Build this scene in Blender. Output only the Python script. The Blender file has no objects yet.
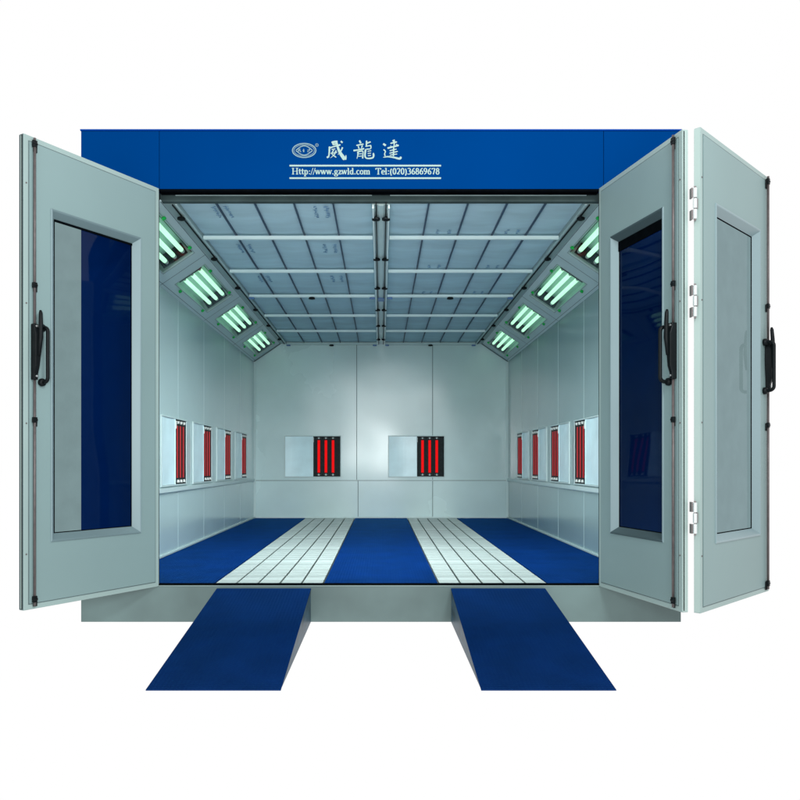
import bpy, math, random
from mathutils import Matrix, Vector
random.seed(7)
S = bpy.context.scene
C = S.collection
PI = math.pi

# ------------------------------------------------------------------ materials
def mat(name, col, rough=.4, metal=0., spec=.5, var=0., vscale=3., vstretch=(1, 1, 1), bump=0., bscale=60.,
        bstretch=(1, 1, 1), emit=None, estr=1., coat=0., rvar=0.):
    m = bpy.data.materials.new(name); m.use_nodes = True
    nt = m.node_tree; b = nt.nodes['Principled BSDF']
    b.inputs['Base Color'].default_value = (*col, 1)
    b.inputs['Roughness'].default_value = rough
    b.inputs['Metallic'].default_value = metal
    b.inputs['Specular IOR Level'].default_value = spec
    b.inputs['Coat Weight'].default_value = coat
    b.inputs['Coat Roughness'].default_value = .12
    tc = nt.nodes.new('ShaderNodeTexCoord')
    def noise(scale, st, detail=4.):
        mp = nt.nodes.new('ShaderNodeMapping'); mp.inputs['Scale'].default_value = st
        n = nt.nodes.new('ShaderNodeTexNoise'); n.inputs['Scale'].default_value = scale
        n.inputs['Detail'].default_value = detail
        nt.links.new(tc.outputs['Object'], mp.inputs[0]); nt.links.new(mp.outputs[0], n.inputs['Vector'])
        return n
    if var:
        n = noise(vscale, vstretch)
        mr = nt.nodes.new('ShaderNodeMapRange')
        mr.inputs['From Min'].default_value = .3; mr.inputs['From Max'].default_value = .7
        mr.inputs['To Min'].default_value = 1 - var; mr.inputs['To Max'].default_value = 1 + var
        mx = nt.nodes.new('ShaderNodeVectorMath'); mx.operation = 'SCALE'
        mx.inputs[0].default_value = col
        nt.links.new(n.outputs['Fac'], mr.inputs['Value']); nt.links.new(mr.outputs[0], mx.inputs['Scale'])
        nt.links.new(mx.outputs[0], b.inputs['Base Color'])
        if rvar:
            m2 = nt.nodes.new('ShaderNodeMapRange')
            m2.inputs['To Min'].default_value = rough - rvar; m2.inputs['To Max'].default_value = rough + rvar
            nt.links.new(n.outputs['Fac'], m2.inputs['Value']); nt.links.new(m2.outputs[0], b.inputs['Roughness'])
    if bump:
        n = noise(bscale, bstretch, 0. if bscale < 5 else 2.)
        bp = nt.nodes.new('ShaderNodeBump'); bp.inputs['Strength'].default_value = 1.
        bp.inputs['Distance'].default_value = bump
        nt.links.new(n.outputs['Fac'], bp.inputs['Height']); nt.links.new(bp.outputs[0], b.inputs['Normal'])
    if emit:
        b.inputs['Emission Color'].default_value = (*emit, 1)
        b.inputs['Emission Strength'].default_value = estr
    return m

def plate_mat(name, col, rough, gl=.12, lug=.0014):
    """blue painted checker plate: rows of raised lugs"""
    m = mat(name, col, rough, spec=0, var=.20, vscale=4)
    nt = m.node_tree; b = nt.nodes['Principled BSDF']
    tc = nt.nodes.new('ShaderNodeTexCoord')
    hs = []
    for ang, off in ((45, 0), (-45, .5)):
        mp = nt.nodes.new('ShaderNodeMapping'); mp.inputs['Rotation'].default_value = (0, 0, math.radians(ang))
        nt.links.new(tc.outputs['Object'], mp.inputs[0])
        w = []
        for d, sc in (('X', 11.), ('Y', 11.)):
            n = nt.nodes.new('ShaderNodeTexWave'); n.bands_direction = d; n.inputs['Scale'].default_value = sc
            n.inputs['Phase Offset'].default_value = off * 2 * PI
            nt.links.new(mp.outputs[0], n.inputs['Vector']); w.append(n)
        mm = nt.nodes.new('ShaderNodeMath'); mm.operation = 'MULTIPLY'
        nt.links.new(w[0].outputs['Fac'], mm.inputs[0]); nt.links.new(w[1].outputs['Fac'], mm.inputs[1])
        hs.append(mm)
    mx = nt.nodes.new('ShaderNodeMath'); mx.operation = 'MAXIMUM'
    nt.links.new(hs[0].outputs[0], mx.inputs[0]); nt.links.new(hs[1].outputs[0], mx.inputs[1])
    bp = nt.nodes.new('ShaderNodeBump'); bp.inputs['Distance'].default_value = lug
    nt.links.new(mx.outputs[0], bp.inputs['Height']); nt.links.new(bp.outputs[0], b.inputs['Normal'])
    g = nt.nodes.new('ShaderNodeBsdfGlossy'); g.inputs['Color'].default_value = (.10, .36, .80, 1); g.inputs['Roughness'].default_value = rough
    nt.links.new(bp.outputs[0], g.inputs['Normal'])
    ms = nt.nodes.new('ShaderNodeMixShader'); ms.inputs[0].default_value = gl
    out = [n for n in nt.nodes if n.type == 'OUTPUT_MATERIAL'][0]
    nt.links.new(b.outputs[0], ms.inputs[1]); nt.links.new(g.outputs[0], ms.inputs[2]); nt.links.new(ms.outputs[0], out.inputs[0])
    return m

def glass_mat(name, tint, ior, rough=0., wav=0.):
    m = bpy.data.materials.new(name); m.use_nodes = True
    nt = m.node_tree; nt.nodes.clear()
    o = nt.nodes.new('ShaderNodeOutputMaterial'); t = nt.nodes.new('ShaderNodeBsdfTransparent')
    t.inputs[0].default_value = (*tint, 1)
    g = nt.nodes.new('ShaderNodeBsdfGlossy'); g.inputs['Roughness'].default_value = rough
    g.inputs['Color'].default_value = (.75, .88, 1, 1)
    lw = nt.nodes.new('ShaderNodeLayerWeight'); lw.inputs[0].default_value = .5
    pw = nt.nodes.new('ShaderNodeMath'); pw.operation = 'POWER'; pw.inputs[1].default_value = 4.
    nt.links.new(lw.outputs['Facing'], pw.inputs[0])
    f = nt.nodes.new('ShaderNodeMath'); f.operation = 'MULTIPLY_ADD'; f.inputs[1].default_value = .3; f.inputs[2].default_value = ior
    nt.links.new(pw.outputs[0], f.inputs[0])
    x = nt.nodes.new('ShaderNodeMixShader')
    nt.links.new(f.outputs[0], x.inputs[0]); nt.links.new(t.outputs[0], x.inputs[1]); nt.links.new(g.outputs[0], x.inputs[2])
    nt.links.new(x.outputs[0], o.inputs[0])
    tcg = nt.nodes.new('ShaderNodeTexCoord'); ng = nt.nodes.new('ShaderNodeTexNoise'); ng.inputs['Scale'].default_value = 9.; ng.inputs['Detail'].default_value = 8.
    mg = nt.nodes.new('ShaderNodeMapRange'); mg.inputs['To Min'].default_value = .86; mg.inputs['To Max'].default_value = 1.10
    vg = nt.nodes.new('ShaderNodeVectorMath'); vg.operation = 'SCALE'; vg.inputs[0].default_value = tint
    nt.links.new(tcg.outputs['Object'], ng.inputs['Vector']); nt.links.new(ng.outputs['Fac'], mg.inputs['Value'])
    nt.links.new(mg.outputs[0], vg.inputs['Scale']); nt.links.new(vg.outputs[0], t.inputs[0])
    if wav:
        tc = nt.nodes.new('ShaderNodeTexCoord')
        n = nt.nodes.new('ShaderNodeTexNoise'); n.inputs['Scale'].default_value = 2.2; n.inputs['Detail'].default_value = 0
        bp = nt.nodes.new('ShaderNodeBump'); bp.inputs['Distance'].default_value = wav
        nt.links.new(tc.outputs['Object'], n.inputs['Vector']); nt.links.new(n.outputs['Fac'], bp.inputs['Height'])
        nt.links.new(bp.outputs[0], g.inputs['Normal'])
    return m

M = {}
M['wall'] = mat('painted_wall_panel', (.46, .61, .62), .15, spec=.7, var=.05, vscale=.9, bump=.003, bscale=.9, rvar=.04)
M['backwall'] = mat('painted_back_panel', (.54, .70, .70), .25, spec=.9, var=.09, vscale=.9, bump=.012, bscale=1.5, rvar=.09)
M['wallshade'] = mat('wall_panel_right_shaded', (.29, .41, .42), .15, spec=.7, var=.05, vscale=.9, bump=.003, bscale=.9, rvar=.04)  # same wall paint darkened: the right side's shade is in the colour
M['lightpanel'] = mat('painted_light_panel', (.46, .60, .61), .38, var=.05, vscale=2)
M['door'] = mat('painted_door_skin', (.19, .275, .278), .42, spec=.3, var=.05, vscale=.8, bump=.0006, bscale=3)
M['rim'] = mat('aluminium_door_rim', (.27, .36, .35), .4, spec=.3, var=.04, vscale=2)
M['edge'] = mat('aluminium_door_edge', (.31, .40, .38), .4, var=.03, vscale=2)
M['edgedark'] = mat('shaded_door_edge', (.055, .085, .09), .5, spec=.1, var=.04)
M['framehalfshade'] = mat('window_rail_half_shade', (.13, .19, .205), .45, spec=.2, var=.05)  # window trim darkened: light shade on the horizontals painted into the colour
M['frameshade'] = mat('window_rail_shaded', (.05, .078, .086), .5, spec=.1, var=.05)  # darker still: deeper shade on the inner right leaf's horizontals, painted in
M['winframe'] = mat('window_trim', (.20, .28, .30), .35, var=.03, vscale=2)
M['blue'] = mat('blue_enamel', (.0, .036, .168), .45, spec=.0, var=.06, vscale=.8)
M['bluedeep'] = mat('blue_enamel_jamb', (.0, .045, .28), .45, spec=.02, var=.08, vscale=.8)
M['base'] = mat('grey_base_sheet', (.105, .158, .156), .32, spec=.5, var=.32, vscale=1.3, bump=.001, bscale=4)
M['plate'] = plate_mat('blue_checker_plate', (.0008, .019, .125), .28, .17, .003)
M['ramp'] = plate_mat('blue_ramp_plate', (.0010, .0115, .068), .42, .08, .0024)
M['rampside'] = mat('blue_grey_ramp_side', (.022, .055, .085), .4, metal=0, spec=.15, var=.5, vscale=6, vstretch=(1, 1, 3))
M['grate'] = mat('galvanised_grating', (.40, .475, .465), .5, var=.30, vscale=5, vstretch=(.25, 3.2, 1))
M['tray'] = mat('dark_tray', (.006, .009, .009), .8, spec=0, var=.2)
M['black'] = mat('black_plastic', (.004, .006, .007), .42, spec=.12, var=.2, vscale=20)
M['rubber'] = mat('black_rubber', (.002, .003, .004), .7, spec=.0, var=.2, vscale=20)
M['seam'] = mat('dark_seam', (.08, .12, .125), .6, var=.2)
M['filter'] = mat('filter_fabric', (.43, .61, .68), .75, spec=.15, var=.10, vscale=3, vstretch=(.6, 2.5, 1), bump=.004, bscale=4)
M['rib'] = mat('dark_blue_rib', (.018, .05, .10), .5, var=.2)
M['rail'] = mat('white_ceiling_rail', (.74, .88, .88), .3, var=.03)
M['beam'] = mat('ceiling_beam', (.46, .60, .60), .35, var=.04)
M['beamdark'] = mat('ceiling_edge_beam', (.27, .37, .37), .4, var=.05)
M['ink'] = mat('blue_stamp_ink', (.12, .24, .38), .8, var=.3, vscale=40)
M['white'] = mat('white_lettering', (.32, .45, .42), .6, spec=.1, var=.02)
M['whitedim'] = mat('silver_lettering', (.20, .31, .34), .6, spec=.1, var=.05)
M['green'] = mat('green_knob', (.0, .42, .06), .4, var=.05)
M['chrome'] = mat('hinge_steel', (.75, .8, .8), .25, metal=.8, var=.05)
M['hingedark'] = mat('hinge_pin_dark', (.16, .14, .14), .4, metal=.5, var=.1)
M['rod'] = mat('lock_rod_steel', (.10, .085, .085), .4, metal=.3, var=.2, vscale=30)
M['cover'] = mat('pale_blue_cover', (.70, .92, .97), .25, var=.10, vscale=3, bump=.01, bscale=2.2)
M['trim'] = mat('pale_heater_trim', (.55, .68, .68), .35, var=.03)
M['heatback'] = mat('heater_reflector_dark', (.014, .020, .022), .5, spec=.1, var=.3, vscale=30)
M['ceramic'] = mat('lamp_cap', (.6, .65, .62), .5, var=.1)
M['redA'] = mat('red_heat_tube', (.12, 0, 0), .5, spec=.1, var=.3, vscale=30, emit=(.86, .0, .002), estr=.9)
M['redB'] = mat('red_heat_tube_oblique', (.2, .004, .006), .5, var=.02, emit=(.8, .006, .012), estr=.28)
M['tube'] = mat('lit_tube', (.3, .6, .4), .5, var=.02, emit=(.58, 1.04, .74), estr=1.2)
M['reflector'] = mat('lamp_reflector', (.36, .48, .46), .35, var=.04)
M['pane'] = glass_mat('tinted_window_pane', (.205, .295, .305), .015, .03, .005)
M['lampglass'] = glass_mat('clear_lamp_glass', (.86, .95, .9), .012, .05)
M['bolt'] = mat('blue_white_bolt', (.10, .2, .42), .4, var=.3, vscale=60)
M['lipwhite'] = mat('sill_edge', (.22, .30, .29), .4, var=.05)

# ------------------------------------------------------------------ mesh helpers
class MB:
    def __init__(s, mtx=None): s.v = []; s.f = []; s.m = mtx or Matrix()
    def add(s, vs, fs):
        k = len(s.v); s.v += [s.m @ Vector(p) for p in vs]; s.f += [[i + k for i in f] for f in fs]; return s
    def box(s, x0, x1, y0, y1, z0, z1):
        if x0 > x1: x0, x1 = x1, x0
        if y0 > y1: y0, y1 = y1, y0
        if z0 > z1: z0, z1 = z1, z0
        return s.add([(x0,y0,z0),(x1,y0,z0),(x1,y1,z0),(x0,y1,z0),(x0,y0,z1),(x1,y0,z1),(x1,y1,z1),(x0,y1,z1)],
                     [(0,3,2,1),(4,5,6,7),(0,1,5,4),(1,2,6,5),(2,3,7,6),(3,0,4,7)])
    def tube(s, pts, r, n=12, caps=True):
        pts = [Vector(p) for p in pts]; rs = r if isinstance(r, (list, tuple)) else [r] * len(pts)
        vs = []; fs = []; prev = None
        for i, p in enumerate(pts):
            d = (pts[min(i+1, len(pts)-1)] - pts[max(i-1, 0)]).normalized()
            if prev is None:
                a = d.orthogonal().normalized()
            else:
                a = (prev - d * prev.dot(d)).normalized()
            prev = a; b = d.cross(a)
            for k in range(n):
                t = 2 * PI * k / n; vs.append(p + (a * math.cos(t) + b * math.sin(t)) * rs[i])
        for i in range(len(pts) - 1):
            for k in range(n):
                k2 = (k + 1) % n; fs.append((i*n+k, i*n+k2, (i+1)*n+k2, (i+1)*n+k))
        if caps:
            fs.append(tuple(range(n))[::-1]); fs.append(tuple((len(pts)-1)*n + k for k in range(n)))
        return s.add(vs, fs)
    def sphere(s, c, r, n=12, h=8, sc=(1, 1, 1)):
        vs = []; fs = []
        for i in range(h + 1):
            t = PI * i / h
            for k in range(n):
                a = 2 * PI * k / n
                vs.append((c[0] + r*sc[0]*math.sin(t)*math.cos(a), c[1] + r*sc[1]*math.sin(t)*math.sin(a), c[2] + r*sc[2]*math.cos(t)))
        for i in range(h):
            for k in range(n):
                k2 = (k + 1) % n; fs.append((i*n+k, (i+1)*n+k, (i+1)*n+k2, i*n+k2))
        return s.add(vs, fs)
    def ring(s, u0, u1, z0, z1, prof, sgn=1):
        """rectangular loops lofted: prof = [(inset, depth)...] ; y = sgn*depth"""
        vs = []; fs = []
        for (i, d) in prof:
            vs += [(u0+i, sgn*d, z0+i), (u1-i, sgn*d, z0+i), (u1-i, sgn*d, z1-i), (u0+i, sgn*d, z1-i)]
        for j in range(len(prof) - 1):
            for k in range(4):
                k2 = (k + 1) % 4; fs.append((j*4+k, j*4+k2, (j+1)*4+k2, (j+1)*4+k))
        return s.add(vs, fs)
    def slab_hole(s, u0, u1, z0, z1, a0, a1, b0, b1, v0, v1):
        O = [(u0, z0), (u1, z0), (u1, z1), (u0, z1)]; I = [(a0, b0), (a1, b0), (a1, b1), (a0, b1)]
        vs = [(u, v, z) for v in (v0, v1) for L in (O, I) for (u, z) in L]
        fs = []
        for k in range(4):
            q = (k + 1) % 4
            fs += [(k, q, 4+q, 4+k), (8+k, 12+k, 12+q, 8+q), (k, 8+k, 8+q, q), (4+k, 4+q, 12+q, 12+k)]
        return s.add(vs, fs)
    def build(s, name, m, parent=None, loc=None, rotz=0, smooth=False, bevel=0, fix=True):
        me = bpy.data.meshes.new(name); me.from_pydata([tuple(p) for p in s.v], [], s.f); me.update()
        if fix:
            import bmesh
            bm = bmesh.new(); bm.from_mesh(me); bmesh.ops.recalc_face_normals(bm, faces=bm.faces); bm.to_mesh(me); bm.free()
        me.materials.append(m)
        if smooth:
            for p in me.polygons: p.use_smooth = True
        o = bpy.data.objects.new(name, me); C.objects.link(o)
        if parent: o.parent = parent
        if loc: o.location = loc
        if rotz: o.rotation_euler = (0, 0, rotz)
        if bevel:
            b = o.modifiers.new('bevel', 'BEVEL'); b.width = bevel; b.segments = 2; b.limit_method = 'ANGLE'
        return o

def copy_tree(o, parent=None):
    c = o.copy(); C.objects.link(c); c.parent = parent
    for ch in list(o.children): copy_tree(ch, c)
    return c

# ------------------------------------------------------------------ setting
g = MB().box(-60, 60, -40, 80, -.02, 0).build('ground', mat('glowing_white_ground', (.001, .001, .001), .9, spec=0, var=.01, emit=(1, 1, 1), estr=1.0))  # glows by itself: shadowless white painted in as emission
g['kind'] = 'structure'

booth = bpy.data.objects.new('spray_booth', None); C.objects.link(booth)
booth['label'] = 'large blue and grey vehicle spray booth with folding doors wide open'
booth['category'] = 'spray booth'

ZF, ZT, ZC, ZL = .253, 3.273, 2.845, 2.886       # floor, top, ceiling, lintel underside
XI, XO, YB = 1.885, 2.0, 6.11                    # inner wall, outer wall, back wall
OL, OR = -1.48, 1.453                            # door opening

# outer shell: walls with sheet seams
def grooves(mb, sx):
    pass
for sx in (-1, 1):
    w = MB()
    w.box(sx*XI, sx*XO, .085, YB + .09, .001, ZT - .004)
    o = w.build('side_wall', M['wall' if sx < 0 else 'wallshade'], booth)
    t = MB()
    for y in (.96, 1.97, 2.98, 4.02, 5.04):
        t.box(sx*XI, sx*(XI-.0012), y-.004, y+.004, ZF+.004, .795)
        t.box(sx*XI, sx*(XI-.0012), y-.004, y+.004, .845, 2.575)
    t.box(sx*XI, sx*(XI-.0015), .09, YB, .794, .800)
    t.build('wall_seam', M['lightpanel'], o)
    l = MB(); l.box(sx*XI, sx*(XI-.018), .09, YB-.002, .802, .842)
    l.build('wall_rail', M['trim'], o, bevel=.003)
    l = MB(); l.box(sx*(XI-.002), sx*(XI-.022), .09, YB-.022, ZF+.002, ZF+.016)
    l.build('skirting', M['beam'], o)
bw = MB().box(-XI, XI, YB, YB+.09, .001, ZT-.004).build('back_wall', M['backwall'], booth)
t = MB()
for x in (-.36, .765):
    t.box(x-.004, x+.004, YB-.0012, YB, .82, ZC); 
for x in (-.34, .765):
    t.box(x-.004, x+.004, YB-.0012, YB, ZF, .80)
t.box(-XI, XI, YB-.0012, YB, .805, .812)
t.build('wall_seam', M['seam'], bw)
t = MB()
for sx in (-1, 1):
    t.box(sx*XI, sx*(XI-.03), YB-.008, YB, ZF, 2.57)
t.box(-1.85, 1.85, YB-.02, YB, ZF+.001, ZF+.02)
t.build('corner_trim', M['trim'], bw)

rf = MB().box(-XI, XI, .085, YB+.09, 3.19, ZT-.004).build('roof', M['wall'], booth)

# blue front: fascia and two jambs
fa = MB()
fa.box(-XO, OL, -.0, .08, ZL, ZT); fa.box(OL+.003, OR+.03, 0, .08, ZL, ZT); fa.box(OR+.033, XO, 0, .08, ZL, ZT)
fa.box(-XO, XO, .012, .075, ZL+.001, ZT-.001)
fascia = fa.build('fascia', M['blue'], booth, bevel=.0015)
MB().box(-XO-.004, XO+.004, -.006, .084, ZT+.001, ZT+.010).build('top_flashing', M['bluedeep'], fascia)
MB().box(OL, OR, -.004, .06, ZL-.017, ZL-.001).build('door_seal', M['rubber'], fascia)
for a, b in ((OL-.030, OL-.003), (OR+.003, OR+.030)):
    MB().box(a, b, -.001, .018, ZF+.002, ZL-.02).build('door_seal', M['rubber'], fascia)
for a, b in ((-XO, OL-.032), (OR+.032, XO)):
    j = MB().box(a, b, 0, .08, ZF+.002, ZL-.002).build('door_jamb', M['bluedeep'], booth, bevel=.002)
# inside of jamb, grey
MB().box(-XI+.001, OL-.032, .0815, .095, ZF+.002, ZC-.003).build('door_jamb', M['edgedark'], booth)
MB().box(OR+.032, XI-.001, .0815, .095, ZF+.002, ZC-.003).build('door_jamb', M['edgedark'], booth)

# plinth
b = MB(); b.box(-XO, XO, 0, .05, 0, .236)
base = b.build('base', M['base'], booth, bevel=.002)
MB().box(-XI, XI, .055, YB-.001, .003, .20).build('floor_frame', M['tray'], base)
MB().box(OL, OR, -.003, .012, .2375, .2445).build('sill_edge', M['lipwhite'], base)
MB().box(OL, OR, -.006, .014, .2455, .2575).build('threshold_seal', M['rubber'], base)

# ------------------------------------------------------------------ floor
mods = [.018, .95, 1.97, 2.99, 4.01, 5.03, YB-.021]
def plates(x0, x1):
    mb = MB()
    for a, b_ in zip(mods[:-1], mods[1:]):
        mb.box(x0, x1, a+.002, b_-.002, .235, ZF)
    return mb.build('floor_plate', M['plate'], booth, bevel=.0015)
plates(-XI+.024, -1.122); plates(-.382, .382); plates(1.122, XI-.024)
for sx in (-1, 1):
    x0, x1 = sorted((sx*.387, sx*1.117))
    tray = MB().box(x0, x1, .018, YB-.021, .202, .222).build('floor_grating', M['tray'], booth)
    n = 5; wd = (x1 - x0) / n
    meshes = {}
    for k in range(n):
        for a, b_ in zip(mods[:-1], mods[1:]):
            L = round(b_ - a, 3); 
            mb = MB()
            for (q0, q1) in ((.007, .013), (wd-.013, wd-.007)):
                mb.box(q0, q1, .003, L-.001, .223, ZF-.0015)
            nb = int(L / .034); st = (L - .004) / nb
            for i in range(nb):
                mb.box(.007, wd-.007, .002 + i*st, .002 + (i+1)*st - (.015 if i % 4 == 3 else .0025), .226, ZF - .0005*((i*7) % 3))
            key = L
            if key not in meshes:
                o = mb.build('grating_panel', M['grate'], tray, (x0 + k*wd, a, 0)); meshes[key] = o.data
            else:
                o = bpy.data.objects.new('grating_panel', meshes[key]); C.objects.link(o); o.parent = tray; o.location = (x0 + k*wd, a, 0)

# ------------------------------------------------------------------ ceiling of filters
rails = [.10, .88, 1.90, 2.92, 3.96, 5.0, 6.06]
ribx = [.33, .60, .87, 1.135]
for sx in (-1, 1):
    e0, e1 = .062, 1.395
    mb = MB()
    # sagging fabric: a fine sheet per cell between ribs
    xs = [e0] + ribx + [e1]
    for a, b_ in zip(rails[:-1], rails[1:]):
        for p, q in zip(xs[:-1], xs[1:]):
            nx, ny = 6, 6; vs = []; fs = []
            for i in range(nx + 1):
                for j in range(ny + 1):
                    u, v = i/nx, j/ny
                    sag = .012 * math.sin(PI*u) * (.4 + .6*math.sin(PI*v))
                    vs.append((sx*(p + (q-p)*u), a + (b_-a)*v, ZC + .012 - sag))
            for i in range(nx):
                for j in range(ny):
                    k = i*(ny+1) + j; f = (k, k+1, k+ny+2, k+ny+1)
                    fs.append(f)
            mb.add(vs, fs)
    cf = mb.build('ceiling_filter', M['filter'], booth, smooth=True)
    MB().box(sx*e0, sx*e1, .09, YB-.01, ZC+.03, ZC+.05).build('filter_backing', M['beam'], cf)
    for x in ribx:
        MB().box(sx*(x-.005), sx*(x+.005), .10, 6.06, ZC-.004, ZC+.02).build('filter_rib', M['rib'], cf)
    for i, y in enumerate(rails[1:]):
        th = .016 if i != 2 else .022
        r = MB().box(sx*(e0+.004), sx*(e1-.004), y-th, y+th, ZC-.032, ZC-.006).build('cross_rail', M['rail'] if i < 5 else M['beam'], cf, bevel=.002)
        if i in (2, 5):
            kx = sx*.73
            MB().tube([(kx, y, ZC-.033), (kx, y, ZC-.05), (kx, y, ZC-.056)], [.030, .036, .012], 12).build('clamp_knob', M['black'], r)
            for ex in (e0+.03, e1-.03):
                MB().box(sx*(ex-.028), sx*(ex+.028), y-.02, y+.02, ZC-.052, ZC-.034).build('rail_bracket', M['bolt'], r, bevel=.004)
    # faint ink stamps, two short rows on the fabric
    for ci, (a, b_) in enumerate(zip(rails[:3], rails[1:4])):
        for xc in ((.36, 1.06) if sx < 0 else (.42, .95)):
            st = MB(); y0 = a + (.10 if ci == 0 else .22); rr = random.Random(ci*7 + int(xc*100))
            if sx > 0: y0 = b_ - .16
            for row in (0, .085):
                for k in range(7 if sx < 0 else 3):
                    yy = y0 + k*.036
                    for q in range(3):
                        dx = rr.uniform(0, .03); 
                        st.box(sx*(xc+row+dx*.6), sx*(xc+row+dx*.6+rr.uniform(.006, .028)), yy+q*.009, yy+q*.009+.005, ZC-.0065, ZC-.005)
            st.build('ink_stamp', M['ink'], cf)
    # edge beam with clamp line and knobs
    eb = MB().box(sx*1.397, sx*1.49, .142, YB-.002, ZC-.010, ZC+.02).build('edge_beam', M['beamdark'], booth)
    MB().box(sx*1.427, sx*1.433, .142, YB-.01, ZC-.022, ZC-.0105).build('clamp_bar', M['black'], eb)
    MB().box(sx*1.398, sx*1.414, .142, YB-.01, ZC-.016, ZC-.0105).build('edge_flange', M['beam'], eb)
    for i in range(6):
        y = .37 + 1.06*i - (.02*i if i > 3 else 0)
        MB().tube([(sx*1.43, y, ZC-.022), (sx*1.43, y, ZC-.030), (sx*1.43, y, ZC-.044), (sx*1.43, y, ZC-.050)], [.014, .029, .029, .012], 10).build('clamp_knob', M['black'], eb)
cb = MB().box(-.060, .060, .142, YB-.002, ZC-.012, ZC+.02).build('centre_beam', M['beam'], booth)
MB().box(-.020, .020, .142, YB-.004, ZC-.020, ZC-.0125).build('beam_cover', M['beam'], cb)
for sx in (-1, 1):
    MB().box(sx*.049, sx*.060, .142, YB-.01, ZC-.04, ZC-.0125).build('edge_flange', M['rail'], cb)
    MB().box(sx*.030, sx*.038, .10, YB-.01, ZC-.024, ZC-.0125).build('clamp_bar', M['black'], cb)
    for i in range(6):
        y = .37 + 1.06*i - (.02*i if i > 3 else 0)
        MB().tube([(sx*.036, y, ZC-.024), (sx*.036, y, ZC-.034), (sx*.036, y, ZC-.046), (sx*.036, y, ZC-.052)], [.014, .030, .030, .010], 10).build('clamp_knob', M['black'], cb)
MB().box(-.035, .035, 2.99, 3.13, ZC-.032, ZC-.0205).build('beam_bracket', M['bolt'], cb, bevel=.003)
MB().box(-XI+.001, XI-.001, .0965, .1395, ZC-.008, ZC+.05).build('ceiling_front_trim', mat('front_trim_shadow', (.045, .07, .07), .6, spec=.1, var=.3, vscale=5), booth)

# ------------------------------------------------------------------ slanted lamp panels and lamps
A = Vector((1.49, 0, ZC-.006)); B = Vector((XI-.001, 0, 2.572))
TL = (B - A).length
def slant(sx):
    """matrix: local x = down the slope, y = depth, z = out of the panel into the plenum"""
    d = (B - A).normalized(); n = Vector((-d.z, 0, d.x)) * 1.0
    if n.z < 0: n = -n
    m = Matrix(((sx*d.x, 0, sx*n.x, sx*A.x), (0, 1, 0, 0), (d.z, 0, n.z, A.z), (0, 0, 0, 1)))
    return m
T0, T1 = .072, .372
fy = [(.02, 1.20), (1.57, 2.78), (3.15, 4.38), (4.76, 5.92)]
fy[0] = (.12, 1.20)
for sx in (-1, 1):
    mm = slant(sx)
    p = MB(mm)
    p.box(0, T0, .09, YB-.002, 0, .012); p.box(T1, TL, .09, YB-.002, 0, .012)
    edges = [.09] + [v for ab in fy for v in ab] + [YB-.002]
    for a, b_ in zip(edges[::2], edges[1::2]):
        p.box(T0, T1, a, b_, 0, .012)
    pan = p.build('lamp_panel', M['lightpanel'], booth)
    s = MB(mm)
    for y in (1.385, 2.965, 4.57):
        s.box(.004, TL-.004, y-.003, y+.003, -.0012, -.0002)
    s.box(TL-.03, TL-.026, .09, YB-.01, -.0012, -.0002)
    s.box(.006, .010, .09, YB-.01, -.0012, -.0002)
    s.build('panel_seam', M['seam'], pan)
    MB(mm).box(.002, TL-.002, YB-.012, YB-.004, -.012, -.0005).build('end_trim', M['seam'], pan)
    for (a, b_) in fy:
        f = MB(mm)                       # open housing behind the panel
        h = .105
        f.box(T0, T1, a, b_, h, h+.01)
        f.box(T0-.008, T0, a, b_, .0125, h+.01); f.box(T1, T1+.008, a, b_, .0125, h+.01)
        f.box(T0, T1, a-.008, a, .0125, h+.01); f.box(T0, T1, b_, b_+.008, .0125, h+.01)
        lf = f.build('light_fixture', M['reflector'], booth)
        fr = MB(mm)
        for q in (T0-.010, T1+.004):
            fr.box(q, q+.006, a-.01, b_+.01, -.004, -.0005)
        fr.box(T0-.004, T1+.004, a-.010, a-.004, -.004, -.0005); fr.box(T0-.004, T1+.004, b_+.004, b_+.010, -.004, -.0005)
        fr.build('frame', M['beamdark'], lf)
        sl_ = MB(mm); sl_.box(T0+.006, T0+.010, a+.03, b_-.03, .0035, .0065); sl_.build('seal_strip', M['black'], lf)
        y0, y1 = a+.10, b_-.10
        if b_ - a < 1.15: y0 = a + .07
        for t in (.135, .215, .295):
            MB(mm).tube([(t, y0+.02, .034), (t, y1-.02, .034)], .019, 14, caps=True).build('fluorescent_tube', M['tube'], lf, smooth=True)
            for e, dd in ((y0, 1), (y1, -1)):
                MB(mm).tube([(t, e-.03*dd, .034), (t, e+.02*dd, .034)], .0175, 12).build('tube_socket', M['ceramic'], lf, smooth=False)
        for e in (y0-.055, y1+.03):
            MB(mm).box(T0+.035, T1-.03, e, e+.025, .012, h-.002).build('socket_bar', M['heatback'], lf)
        MB(mm).add([(T0, a, .008), (T1, a, .008), (T1, b_, .008), (T0, b_, .008)], [(0, 1, 2, 3)]).build('glass_pane', M['lampglass'], lf)
        for t in (T0-.006, T1+.022):
            for y in (a + .19, b_ - .17):
                MB(mm).tube([(t, y, -.001), (t, y, -.012), (t, y, -.020), (t, y, -.024)], [.010, .017, .017, .008], 10).build('green_knob', M['green'], lf)

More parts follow.
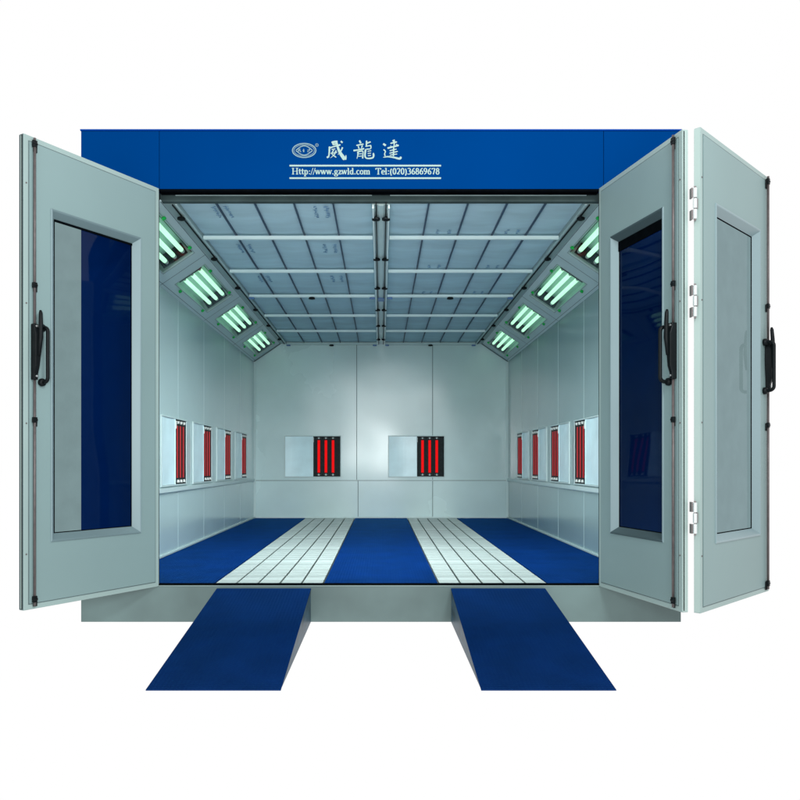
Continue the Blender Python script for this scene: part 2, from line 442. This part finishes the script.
# ------------------------------------------------------------------ infrared heaters
ZH0, ZH1 = .855, 1.475
def heater(red):
    """local: x from cover end (0) to heater end, y=0 wall, -y out of wall; returns part mesh with sub-parts"""
    W = .84; c = .425; z0, z1 = 0, ZH1 - ZH0
    back = MB().box(c+.004, W-.006, -.006, -.001, .006, z1-.006).build('infrared_heater', M['heatback'], booth)
    fr = MB(); t = .012
    fr.box(0, W, -.016, -.0015, z1-t, z1); fr.box(0, W, -.016, -.0015, 0, t)
    fr.box(0, t, -.016, -.0015, t+.0005, z1-t-.0005); fr.box(W-t, W, -.012, -.0015, t+.0005, z1-t-.0005)
    fr.build('frame', M['trim'], back, bevel=.002)
    cv = MB(); n = 8; vs = []; fs = []
    for i in range(n+1):
        u = i/n; x = t + .001 + (c - t - .002)*u; y = -.015 + .008*math.sin(PI*u)
        vs += [(x, y, t+.002), (x, y, z1-t-.002)]
    for i in range(n): fs.append((2*i, 2*i+2, 2*i+3, 2*i+1))
    cv.add(vs, fs); cv.box(c-.006, c+.002, -.018, -.004, t+.002, z1-t-.002)
    cv.build('sliding_cover', M['cover'], back, smooth=False)
    MB().box(c+.006, c+.012, -.024, -.012, z1-.10, z1-.03).build('latch', M['ceramic'], back)
    for k in range(3):
        x = c + .085 + k*.105
        MB().box(x-.019, x+.019, -.0135, -.0075, .070, z1-.070).build('heating_tube', red, back, bevel=.0025)
        for z in (.040, z1-.040):
            MB().tube([(x, -.017, z-.012), (x, -.017, z+.012)], [.014, .010] if z < .3 else [.010, .014], 8).build('lamp_cap', M['ceramic'], back)
            MB().box(x-.03, x+.03, -.012, -.0065, z-.004, z+.004).build('lamp_bracket', M['seam'], back)
    return back
hb = heater(M['redA']); hb.location = (-1.43, YB-.0, ZH0)
h2 = copy_tree(hb, booth); h2.location = (.105, YB, ZH0)
hs = heater(M['redB'])
def mirror_copy(o):
    return copy_tree(o, booth)
# left wall: wall faces +x, so local -y -> +x, local x -> +y
hs.rotation_euler = (0, 0, PI/2); hs.location = (-XI, 1.395, ZH0)
for k in range(1, 4):
    h = copy_tree(hs, booth); h.location = (-XI, 1.395 + 1.08*k, ZH0)
# right wall: heater is mirrored, so its own mesh set
def flip_mesh(o):
    me = o.data.copy()
    for v in me.vertices: v.co.x = -v.co.x
    me.flip_normals(); o.data = me
    for c_ in o.children: flip_mesh(c_)
hr = copy_tree(hs, booth); flip_mesh(hr)
hr.rotation_euler = (0, 0, -PI/2); hr.location = (XI, 1.44, ZH0)
for k in range(1, 4):
    h = copy_tree(hr, booth); h.location = (XI, 1.44 + 1.02*k, ZH0)

# ------------------------------------------------------------------ doors
DZ0, DZ1 = .238, 2.890
TH = .036
def door(p0, p1, s, hinge_side=True, ext_dir=0, edge='edge', hfr='winframe', gk=.006):
    p0 = Vector((*p0, 0)); p1 = Vector((*p1, 0)); W = (p1-p0).length; ang = math.atan2(p1.y-p0.y, p1.x-p0.x)
    # local y * s points to the inside face; face plane y=0, body behind it
    a0, a1, b0, b1 = (.155, W-.165, .605, 2.520)
    if not hinge_side: a0, a1 = .190, W-.165
    d = MB().slab_hole(0, W, DZ0, DZ1, a0+.012, a1-.012, b0+.012, b1-.012, 0, -s*TH)
    dr = d.build('door', M['rim'], booth, p0, ang, bevel=.002)
    r = .034
    MB().slab_hole(r, W-r, DZ0+r, DZ1-r, a0+.010, a1-.010, b0+.010, b1-.010, s*.0035, s*.0005).build('door_skin', M['door'], dr, bevel=.0012)
    gr = MB().slab_hole(r-.005, W-r+.005, DZ0+r-.005, DZ1-r+.005, r+.001 if 0 else r, W-r, DZ0+r, DZ1-r, s*.0012, s*.0003)
    gr.build('panel_groove', M['seam'], dr)
    # window
    wf = MB().ring(a0, a1, b0, b1, [(0, .0036), (.001, .009), (.006, .010), (.012, .008), (.046, -.030)], s).build('window_frame', M['winframe'], dr)
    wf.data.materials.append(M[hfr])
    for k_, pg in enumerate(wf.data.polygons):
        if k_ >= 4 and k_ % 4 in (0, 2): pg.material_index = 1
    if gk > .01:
        MB().box(a0+.046, a1-.046, -s*.024, -s*.0305, b1-.046-gk, b1-.0455).build('gasket_and_shade', M['rubber'], dr)  # added black strip standing in for shade under the top reveal
    MB().ring(a0+.045, a1-.045, b0+.045, b1-.045, [(0, -.0295), (.006, -.0285), (.006, -.034)], s).build('gasket_and_shade', M['rubber'], dr)
    i = .048
    MB().add([(a0+i, -s*.031, b0+i), (a1-i, -s*.031, b0+i), (a1-i, -s*.031, b1-i), (a0+i, -s*.031, b1-i)], [(0, 1, 2, 3)]).build('window_pane', M['pane'], dr)
    # end edge strip (free or hinge end that faces the viewer)
    if ext_dir == 1:
        MB().box(W+.0005, W+.003, -s*.002, -s*(TH-.002), DZ0+.004, DZ1-.004).build('edge_strip', M[edge], dr)
        MB().box(W+.003, W+.005, -s*.007, -s*.011, DZ0+.01, DZ1-.01).build('edge_seal', M['rubber'], dr)
        MB().box(W+.003, W+.0045, -s*.013, -s*.020, DZ0+.01, DZ1-.01).build('edge_seal', M['edge'], dr)
    if ext_dir == -1:
        MB().box(-.003, -.0005, -s*.002, -s*(TH-.002), DZ0+.004, DZ1-.004).build('edge_strip', M['edge'], dr)
    # screws in the rim
    for z in (.55, 1.28, 1.95, 2.62):
        for u in ((W-.017,) if ext_dir != -1 else (.017,)):
            MB().tube([(u, s*.0, z), (u, s*.003, z)], .0045, 8).build('rim_screw', M['hingedark'], dr)
    # lock rod and guides
    ur = W - .058
    MB().tube([(ur, s*.016, DZ0+.02), (ur, s*.016, 1.53)], .0075, 10).build('lock_rod', M['rod'], dr, smooth=True)
    MB().tube([(ur, s*.016, 1.84), (ur, s*.016, DZ1-.01)], .0075, 10).build('lock_rod', M['rod'], dr, smooth=True)
    for z, hh in ((DZ0+.045, .030), (1.29, .026), (2.045, .026), (DZ1-.055, .032)):
        q = MB(); q.box(ur-.020, ur+.004, s*.0040, s*.012, z-hh, z+hh*.8); q.box(ur-.012, ur+.012, s*.0245, s*.008, z-hh*.2, z+hh)
        q.tube([(ur+.014, s*.018, z+hh*.4), (ur-.014, s*.018, z+hh*.4)], .009, 8)
        q.build('rod_guide', M['black'], dr, bevel=.002)
    # lock body with lever
    ul = W - .058
    q = MB()
    vs = []; fs = []
    prof = [(1.525, .013), (1.56, .015), (1.60, .017), (1.66, .026), (1.72, .030), (1.78, .027), (1.82, .020), (1.838, .014)]
    for (z, w) in prof:
        dd = .044 if 1.58 < z < 1.8 else .032
        vs += [(ul-w, s*.004, z), (ul+.017, s*.004, z), (ul+.014, s*dd, z), (ul-w*.8, s*dd, z)]
    for k in range(len(prof)-1):
        for c_ in range(4):
            e = (c_+1) % 4; fs.append((k*4+c_, k*4+e, k*4+4+e, k*4+4+c_))
    fs += [(3, 2, 1, 0), tuple(len(vs)-4+c_ for c_ in range(4))]
    q.add(vs, fs)
    lk = q.build('door_lock', M['black'], dr, bevel=.004)
    MB().tube([(ul-.008, s*.045, 1.66), (ul-.014, s*.050, 1.76), (ul-.016, s*.048, 1.84), (ul-.018, s*.044, 1.90), (ul-.018, s*.042, 1.915)],
              [.009, .013, .012, .0105, .006], 12).build('lever', M['black'], dr, smooth=True)
    for z in (1.545, 1.825):
        MB().tube([(ul, s*.030, z), (ul, s*.037, z)], .006, 8).build('lock_screw', M['chrome'], dr)
    # pull handle
    uh = W - .105; q = MB(); pts = []
    z0, z1 = 1.515, 1.822; o_ = .066; rr = .028
    pts = [(uh, s*.004, z0)] + [(uh, s*(o_-rr + rr*math.sin(t)), z0 + rr*(1-math.cos(t))*.9) for t in [PI/2*i/6 for i in range(7)]]
    pts += [(uh, s*(o_-rr + rr*math.sin(t)), z1 - rr*(1-math.cos(t))*.9) for t in [PI/2*i/6 for i in range(6, -1, -1)]] + [(uh, s*.004, z1)]
    q.tube(pts, .0105, 14)
    for z in (z0, z1):
        q.tube([(uh, s*.004, z), (uh, s*.010, z), (uh, s*.024, z), (uh, s*.030, z)], [.020, .023, .021, .012], 16)
    q.build('pull_handle', M['black'], dr, smooth=True)
    return dr
dL = door((-1.480, -.002), (-1.985, -.837), 1, True, 1, 'edgedark', 'framehalfshade', .012)
d1 = door((1.453, -.002), (1.652, -.885), -1, True, 1, 'edge', 'frameshade', .06)
d2 = door((1.740, -.915), (2.490, -.183), -1, False, -1)
# hinges bridging the two leaves, and hinges on the jambs
for z in (2.47, 1.94, .76):
    h = MB(); hx, hy = 1.707, -.905
    for k in range(3):
        h.tube([(hx, hy-.018, z-.085+.058*k), (hx, hy-.018, z-.085+.058*k+.052)], .011, 12)
    hh = h.build('door_hinge', M['chrome'], booth)
    pl = MB()
    pl.box(hx-.018, hx-.011, hy-.016, hy+.012, z-.086, z-.034); pl.box(hx-.018, hx-.011, hy-.016, hy+.012, z+.032, z+.086)
    pl.box(hx+.010, hx+.017, hy-.016, hy+.020, z-.028, z+.028)
    pl.tube([(hx, hy-.018, z-.095), (hx, hy-.018, z+.093)], .006, 8)
    pl.build('hinge_leaf', M['hingedark'], hh)

# ------------------------------------------------------------------ writing on the fascia (photo pixels of the 800 px original -> metres on the front plane)
def fx(px): return (px - 381) / 150
def fz(py): return 1.053 + (464 - py) / 150
FY = -.0022
def ribbon(mb, pts, w0, w1=None, nib=None, sx=1, close=False):
    """pts in (x,z) metres; rounded ends; nib=(thin,thick) by direction"""
    P = [Vector((p[0], p[1])) for p in pts]; n = len(P)
    L = []; R = []
    for i, p in enumerate(P):
        a = P[i-1] if (i or close) else P[0]; b = P[(i+1) % n] if (i < n-1 or close) else P[-1]
        d = (b - a)
        if d.length < 1e-9: d = Vector((1, 0))
        d.normalize(); nn = Vector((-d.y, d.x))
        if nib: w = nib[0] + (nib[1]-nib[0])*abs(d.y)
        else:
            w = w0[i] if isinstance(w0, (list, tuple)) else w0
        L.append(p + nn*w/2); R.append(p - nn*w/2)
    vs = [(q.x, FY, q.y) for q in L + R]; fs = []
    for i in range(n if close else n-1):
        j = (i+1) % n; fs.append((i, j, n+j, n+i))
    mb.add(vs, fs)
def smooth_pts(pts, k=5):
    if len(pts) < 3:
        (a, b) = pts; return [(a[0]+(b[0]-a[0])*i/k, a[1]+(b[1]-a[1])*i/k) for i in range(k+1)]
    out = []
    for i in range(len(pts)-1):
        p0 = pts[max(i-1, 0)]; p1 = pts[i]; p2 = pts[i+1]; p3 = pts[min(i+2, len(pts)-1)]
        for j in range(k):
            t = j/k
            out.append(tuple(.5*((2*p1[c]) + (-p0[c]+p2[c])*t + (2*p0[c]-5*p1[c]+4*p2[c]-p3[c])*t*t + (-p0[c]+3*p1[c]-3*p2[c]+p3[c])*t**3) for c in (0, 1)))
    out.append(pts[-1]); return out
def brush(mb, pts, w, kind=0):
    q = smooth_pts(pts); n = len(q)
    ws = []
    for i in range(n):
        t = i/(n-1)
        k = {0: .75 + .5*abs(t-.5)*1.2, 1: 1.25 - .95*t, 2: .5 + .85*t}[kind]
        if t < .06 or t > .94: k *= .6
        ws.append(w*k/150)
    ribbon(mb, [(fx(a), fz(b)) for a, b in q], ws)
chars = [
 # wei
 [([(331.8,143.2),(334.5,142.0),(337.5,142.2)],3.0,0),([(329.0,148.4),(333,147.0),(340.5,144.9)],1.9,0),([(329.6,146.6),(329.3,152.5),(328.6,156.6),(326.8,157.6)],2.0,0),
  ([(336.5,141.6),(338.0,148),(340.8,154),(345.0,159.6)],3.2,2),([(345.2,159.9),(345.9,157.6),(345.9,155.2)],2.0,1),([(340.8,141.4),(342.6,142.9)],2.2,0),
  ([(342.6,147.4),(340.8,151.5),(337.8,155.0)],1.5,1),([(331.6,149.8),(335.4,149.0)],1.3,0),([(333.8,150.2),(332.0,153.9),(336.3,157.6)],1.3,0),([(336.2,150.6),(334.3,154.8),(330.4,158.2)],1.4,1),([(330.6,153.6),(337.0,152.6)],1.3,0),
  ([(332.5,144.6),(336.5,144.2)],2.2,0)],
 # long
 [([(359.4,140.6),(360.9,143.4)],2.2,0),([(356.3,145.6),(363.6,144.2)],1.7,0),([(358.2,146.2),(359.1,149.0)],1.5,0),([(362.4,145.6),(361.3,148.6)],1.5,1),([(353.4,150.8),(358,150.1),(364.2,148.8)],1.9,0),
  ([(358.0,151.4),(357.9,155),(356.9,159.0)],1.7,1),([(358.2,151.9),(362.6,151.3),(362.9,155),(362.6,158.7)],1.6,0),([(358.6,154.2),(362.0,153.8)],1.1,0),([(358.3,156.5),(362.0,156.2)],1.1,0),
  ([(366.6,140.8),(366.4,145.8)],1.9,0),([(366.6,143.6),(370.8,142.0)],1.7,0),([(365.4,146.6),(371.2,145.6)],1.5,0),([(370.8,145.8),(370.6,148.9),(366.4,149.4)],1.4,0),
  ([(365.8,149.2),(365.2,153),(365.2,156.8),(367.2,158.6),(372.2,158.2),(373.6,156.2),(373.3,153.2)],2.0,0),([(367.6,151.6),(371.2,151.0)],1.2,0),([(367.6,153.8),(371.0,153.3)],1.2,0),([(367.8,156.0),(371.0,155.6)],1.2,0)],
 # da
 [([(383.2,143.9),(385.8,145.7)],2.6,0),([(383.6,149.6),(385.4,151.6),(384.6,154),(385.2,156.2)],1.5,0),([(383.2,157.5),(388,156.8),(394,157.6),(399.6,158.8),(401.0,156.8)],2.0,2),
  ([(393.4,140.0),(394.2,142.6),(394.0,146.6)],2.5,1),([(390.4,143.6),(397.0,142.0)],1.8,0),([(387.4,148.4),(393,147.0),(398.8,145.4)],2.0,0),([(390.6,145.8),(391.6,148.4)],1.3,0),([(396.8,144.2),(395.6,147.4)],1.4,1),
  ([(389.6,151.0),(396.6,149.2)],1.4,0),([(389.4,153.4),(397.8,151.6)],1.5,0),([(393.7,147.6),(393.4,156.4)],1.8,0),([(389.8,155.4),(397.2,154.2)],1.3,0)],
]
for ch in chars:
    mb = MB()
    for k, st in enumerate(ch):
        FY = -.0022 - .00012*k
        brush(mb, st[0], st[1]*.92, st[2])
    mb.build('chinese_character', M['white'], fascia, fix=False)
FY = -.0022
# two rules
for y in (165.8, 178.3):
    MB().box(fx(289.5), fx(441), -.003, -.0008, fz(y)-.0055, fz(y)+.0055).build('rule_line', M['white'], fascia)
# oval emblem
mb = MB(); cx_, cy_ = 304.2, 150.6
def ell(rx, ry, w, a0=0, a1=2*PI, n=40, off=(0, 0)):
    full = abs(a1-a0) > 6.2
    pts = [(fx(cx_+off[0]+rx*math.cos(a0+(a1-a0)*i/(n if full else n-1))), fz(cy_+off[1]+ry*math.sin(a0+(a1-a0)*i/(n if full else n-1)))) for i in range(n)]
    ribbon(mb, pts, w/150, close=full)
ell(11.7, 7.0, 1.05)
ell(10.2, 5.6, .5)
ribbon(mb, [(fx(cx_-8.4+16.8*i/16), fz(cy_ - 4.6*math.sin(PI*i/16))) for i in range(17)], .9/150)
ribbon(mb, [(fx(cx_-8.4+16.8*i/16), fz(cy_ + 4.6*math.sin(PI*i/16))) for i in range(17)], .9/150)
mb.build('oval_emblem', M['whitedim'], fascia, fix=False)
mb = MB()
for k, dx in enumerate((-4.8, 0, 4.8)):       # the same three characters, tiny
    src = chars[k]; xs = [p[0] for s_ in src for p in s_[0]]; ys = [p[1] for s_ in src for p in s_[0]]
    x0, x1, y0, y1 = min(xs), max(xs), min(ys), max(ys)
    for j, s_ in enumerate(src[:9]):
        FY = -.0022 - .0001*j
        pts = [(cx_+dx+((p[0]-x0)/(x1-x0)-.5)*3.2, cy_+((p[1]-y0)/(y1-y0)-.5)*3.4) for p in s_[0]]
        brush(mb, pts, .5, 0)
FY = -.0022
mb.build('emblem_lettering', M['whitedim'], fascia, fix=False)
mb = MB(); oc = (cx_, cy_); cx_, cy_ = 316.9, 145.2
ell(1.5, 1.5, .4, n=20)
ribbon(mb, [(fx(316.4), fz(146.1)), (fx(316.4), fz(144.4))], .3/150); ribbon(mb, [(fx(316.4), fz(144.5)), (fx(317.3), fz(144.6)), (fx(317.3), fz(145.2)), (fx(316.5), fz(145.3))], .28/150)
ribbon(mb, [(fx(316.8), fz(145.3)), (fx(317.4), fz(146.1))], .3/150)
mb.build('registered_mark', M['whitedim'], fascia, fix=False)

# serif lettering
def arc(cx, cy, rx, ry, a0, a1, n=14):
    return [(cx+rx*math.cos(math.radians(a0+(a1-a0)*i/n)), cy+ry*math.sin(math.radians(a0+(a1-a0)*i/n))) for i in range(n+1)]
def sf(x, y, w=.30): return ('s', [(x-w/2, y), (x+w/2, y)])
X = .66
G = {
 'H': (1.0, [[(.2,0),(.2,1)], [(.8,0),(.8,1)], [(.2,.5),(.8,.5)], sf(.2,.03,.36), sf(.2,.97,.36), sf(.8,.03,.36), sf(.8,.97,.36)]),
 't': (.42, [[(.2,.88),(.2,.2),(.24,.07),(.33,.05),(.4,.12)], sf(.2,X-.04,.38)]),
 'p': (.66, [[(.17,-.3),(.17,X)], arc(.35,.33,.19,.32,140,-140), sf(.17,-.28,.32), sf(.1,X-.03,.2)]),
 ':': (.38, [[(.19,.02),(.19,.18)], [(.19,.46),(.19,.62)]]),
 '.': (.34, [[(.16,.0),(.16,.17)]]),
 '/': (.34, [[(.0,-.08),(.34,1.02)]]),
 'w': (.84, [[(.06,X),(.24,.02)], [(.24,.02),(.41,X)], [(.41,X),(.58,.02)], [(.58,.02),(.76,X)], sf(.08,X-.03,.26), sf(.41,X-.03,.24), sf(.76,X-.03,.22)]),
 'g': (.6, [arc(.28,.44,.17,.2,0,360), [(.16,.26),(.13,.14),(.3,.1),(.48,.06),(.52,-.06)], arc(.29,-.12,.23,.15,20,380)[:15], ('s',[(.4,.6),(.56,.62)])]),
 'z': (.54, [('s',[(.06,X-.04),(.46,X-.04)]), [(.42,X-.05),(.1,.05)], ('s',[(.06,.04),(.48,.04)]), [(.47,.04),(.49,.2)]]),
 'l': (.36, [[(.18,0),(.18,1)], sf(.18,.03,.32), sf(.12,.97,.18)]),
 'd': (.66, [[(.48,0),(.48,1)], arc(.31,.33,.2,.32,40,320), sf(.42,.97,.18), sf(.55,.03,.16)]),
 'c': (.53, [arc(.3,.33,.21,.32,45,320)]),
 'o': (.6, [arc(.3,.33,.21,.31,0,360)]),
 'm': (1.0, [[(.16,0),(.16,X)], [(.5,0),(.5,.48),(.46,.6),(.38,.62),(.18,.5)], [(.84,0),(.84,.48),(.8,.6),(.72,.62),(.52,.5)], sf(.16,.03,.28), sf(.5,.03,.28), sf(.84,.03,.28), sf(.1,X-.03,.18)]),
 'T': (.84, [[(.42,0),(.42,1)], ('s',[(.06,.96),(.78,.96)]), [(.07,.97),(.06,.76)], [(.77,.97),(.78,.76)], sf(.42,.03,.36)]),
 'e': (.54, [arc(.29,.33,.2,.32,0,315), ('s',[(.12,.36),(.48,.36)])]),
 '(': (.38, [arc(.42,.36,.3,.66,125,235)]),
 ')': (.38, [arc(-.06,.36,.3,.66,55,-55)]),
 '0': (.6, [arc(.3,.49,.2,.48,0,360)]),
 '2': (.6, [arc(.29,.7,.19,.27,160,-20), [(.47,.62),(.36,.36),(.08,.06)], ('s',[(.08,.06),(.5,.06)])]),
 '3': (.6, [arc(.27,.74,.18,.23,150,-80), arc(.26,.28,.23,.27,90,-145)]),
 '6': (.6, [[(.48,.97),(.26,.82),(.12,.5),(.11,.3)], arc(.31,.29,.19,.27,0,360)]),
 '8': (.6, [arc(.3,.74,.16,.22,0,360), arc(.3,.27,.2,.26,0,360)]),
 '9': (.6, [[(.12,.02),(.34,.16),(.48,.46),(.49,.68)], arc(.29,.7,.19,.27,0,360)]),
 '7': (.6, [('s',[(.1,.94),(.5,.94)]), [(.5,.94),(.26,.0)], [(.1,.95),(.09,.78)]]),
 ' ': (.42, []),
}
def write(text, px0, px1, base, cap, name, m):
    tot = sum(G[c][0] for c in text); k = (px1-px0)/tot; mb = MB(); x = px0; q = 0
    for c in text:
        adv, sts = G[c]
        for st in sts:
            global FY
            FY = -.0021 - .00008*(q % 7); q += 1
            thin = isinstance(st, tuple); pts = st[1] if thin else st
            P = [(fx(x + p[0]*k), fz(base - p[1]*cap)) for p in pts]
            if len(P) == 2: P = [P[0], ((P[0][0]+P[1][0])/2, (P[0][1]+P[1][1])/2), P[1]]
            if thin: ribbon(mb, P, .62/150)
            elif c == '/': ribbon(mb, P, .6/150)
            elif c == 'w' and st in (sts[1], sts[3]): ribbon(mb, P, .7/150)
            else: ribbon(mb, P, 0, nib=(.45/150, 1.2/150))
        x += adv*k
    mb.build(name, m, fascia, fix=False)
write('Http://www.gzwld.com', 291.8, 370.2, 174.5, 6.3, 'web_lettering', M['white'])
write('Tel:(020)36869678', 375.5, 439.6, 174.5, 6.3, 'phone_lettering', M['white'])

# ------------------------------------------------------------------ ramps
def ramp(sx, label):
    x0, x1 = sorted((sx*.465, sx*1.092)); Y0, Y1, H1 = -1.52, -.012, .226
    root = bpy.data.objects.new('loading_ramp', None); C.objects.link(root); root.location = ((x0+x1)/2, (Y0+Y1)/2, 0)
    root['label'] = label; root['category'] = 'ramp'; root['group'] = 'ramps in front of the booth'
    hw = (x1-x0)/2; hy = (Y1-Y0)/2
    p = MB().add([(-hw, -hy, .001), (hw, -hy, .001), (hw, hy, H1-.006), (-hw, hy, H1-.006), (-hw, -hy, .006), (hw, -hy, .006), (hw, hy, H1), (-hw, hy, H1)],
             [(0,3,2,1),(4,5,6,7),(0,1,5,4),(1,2,6,5),(2,3,7,6),(3,0,4,7)])
    p.build('ramp_plate', M['ramp'], root)
    for s in (-1, 1):
        MB().add([(s*(hw-.002), -hy+.02, .0012), (s*(hw-.002), hy-.002, .0012), (s*(hw-.002), hy-.002, H1-.0065), (s*(hw-.002), -hy+.02, .0022),
                  (s*(hw-.008), -hy+.02, .0012), (s*(hw-.008), hy-.002, .0012), (s*(hw-.008), hy-.002, H1-.0065), (s*(hw-.008), -hy+.02, .0022)],
                 [(0,1,2,3),(7,6,5,4),(0,4,5,1),(1,5,6,2),(2,6,7,3),(3,7,4,0)]).build('side_cheek', M['rampside'], root)
    MB().box(-hw+.01, hw-.01, hy-.012, hy-.004, .0015, H1-.01).build('end_plate', M['rampside'], root)
ramp(-1, 'dark blue checker plate ramp leading up to the left white floor grating')
ramp(1, 'dark blue checker plate ramp leading up to the right white floor grating')

# ------------------------------------------------------------------ light
wd = bpy.data.worlds.new('World'); S.world = wd; wd.use_nodes = True
wd.node_tree.nodes['Background'].inputs[0].default_value = (1, 1, 1, 1); wd.node_tree.nodes['Background'].inputs[1].default_value = 1.0
def area(name, loc, tgt, sx, sy, e, col=(1, 1, 1), spread=None):
    l = bpy.data.lights.new(name, 'AREA'); l.shape = 'RECTANGLE'; l.size = sx; l.size_y = sy; l.energy = e; l.color = col
    if spread: l.spread = math.radians(spread)
    o = bpy.data.objects.new(name, l); C.objects.link(o); o.location = loc
    o.rotation_euler = (Vector(tgt) - Vector(loc)).to_track_quat('-Z', 'Y').to_euler(); return o
area('camera_lamp', (-.15, -5.7, 1.5), (0, 3, 1.4), .3, .9, 118, (.93, 1, 1))
area('key_lamp', (1.5, -4.2, 3.9), (-1.5, -.2, 1.4), 1.0, .8, 140, (.98, 1, 1))
area('inner_front_fill', (0, .20, 2.80), (0, 1.9, .3), 2.4, .08, 68, (.93, 1, 1), 110)  # added fill light hidden behind the fascia, not a fitting of the booth

# ------------------------------------------------------------------ camera
cam = bpy.data.cameras.new('camera'); co = bpy.data.objects.new('camera', cam); C.objects.link(co); S.camera = co
co.location = (0, -5, 1.053); co.rotation_euler = (PI/2, 0, 0)
cam.sensor_width = 36; cam.lens = 33.75; cam.shift_x = .02375; cam.shift_y = .08; cam.clip_end = 500
S.view_settings.view_transform = 'Standard'; S.view_settings.look = 'None'; S.view_settings.exposure = 0; S.view_settings.gamma = 1
S.render.engine = 'CYCLES'; S.cycles.max_bounces = 10; S.cycles.transparent_max_bounces = 16
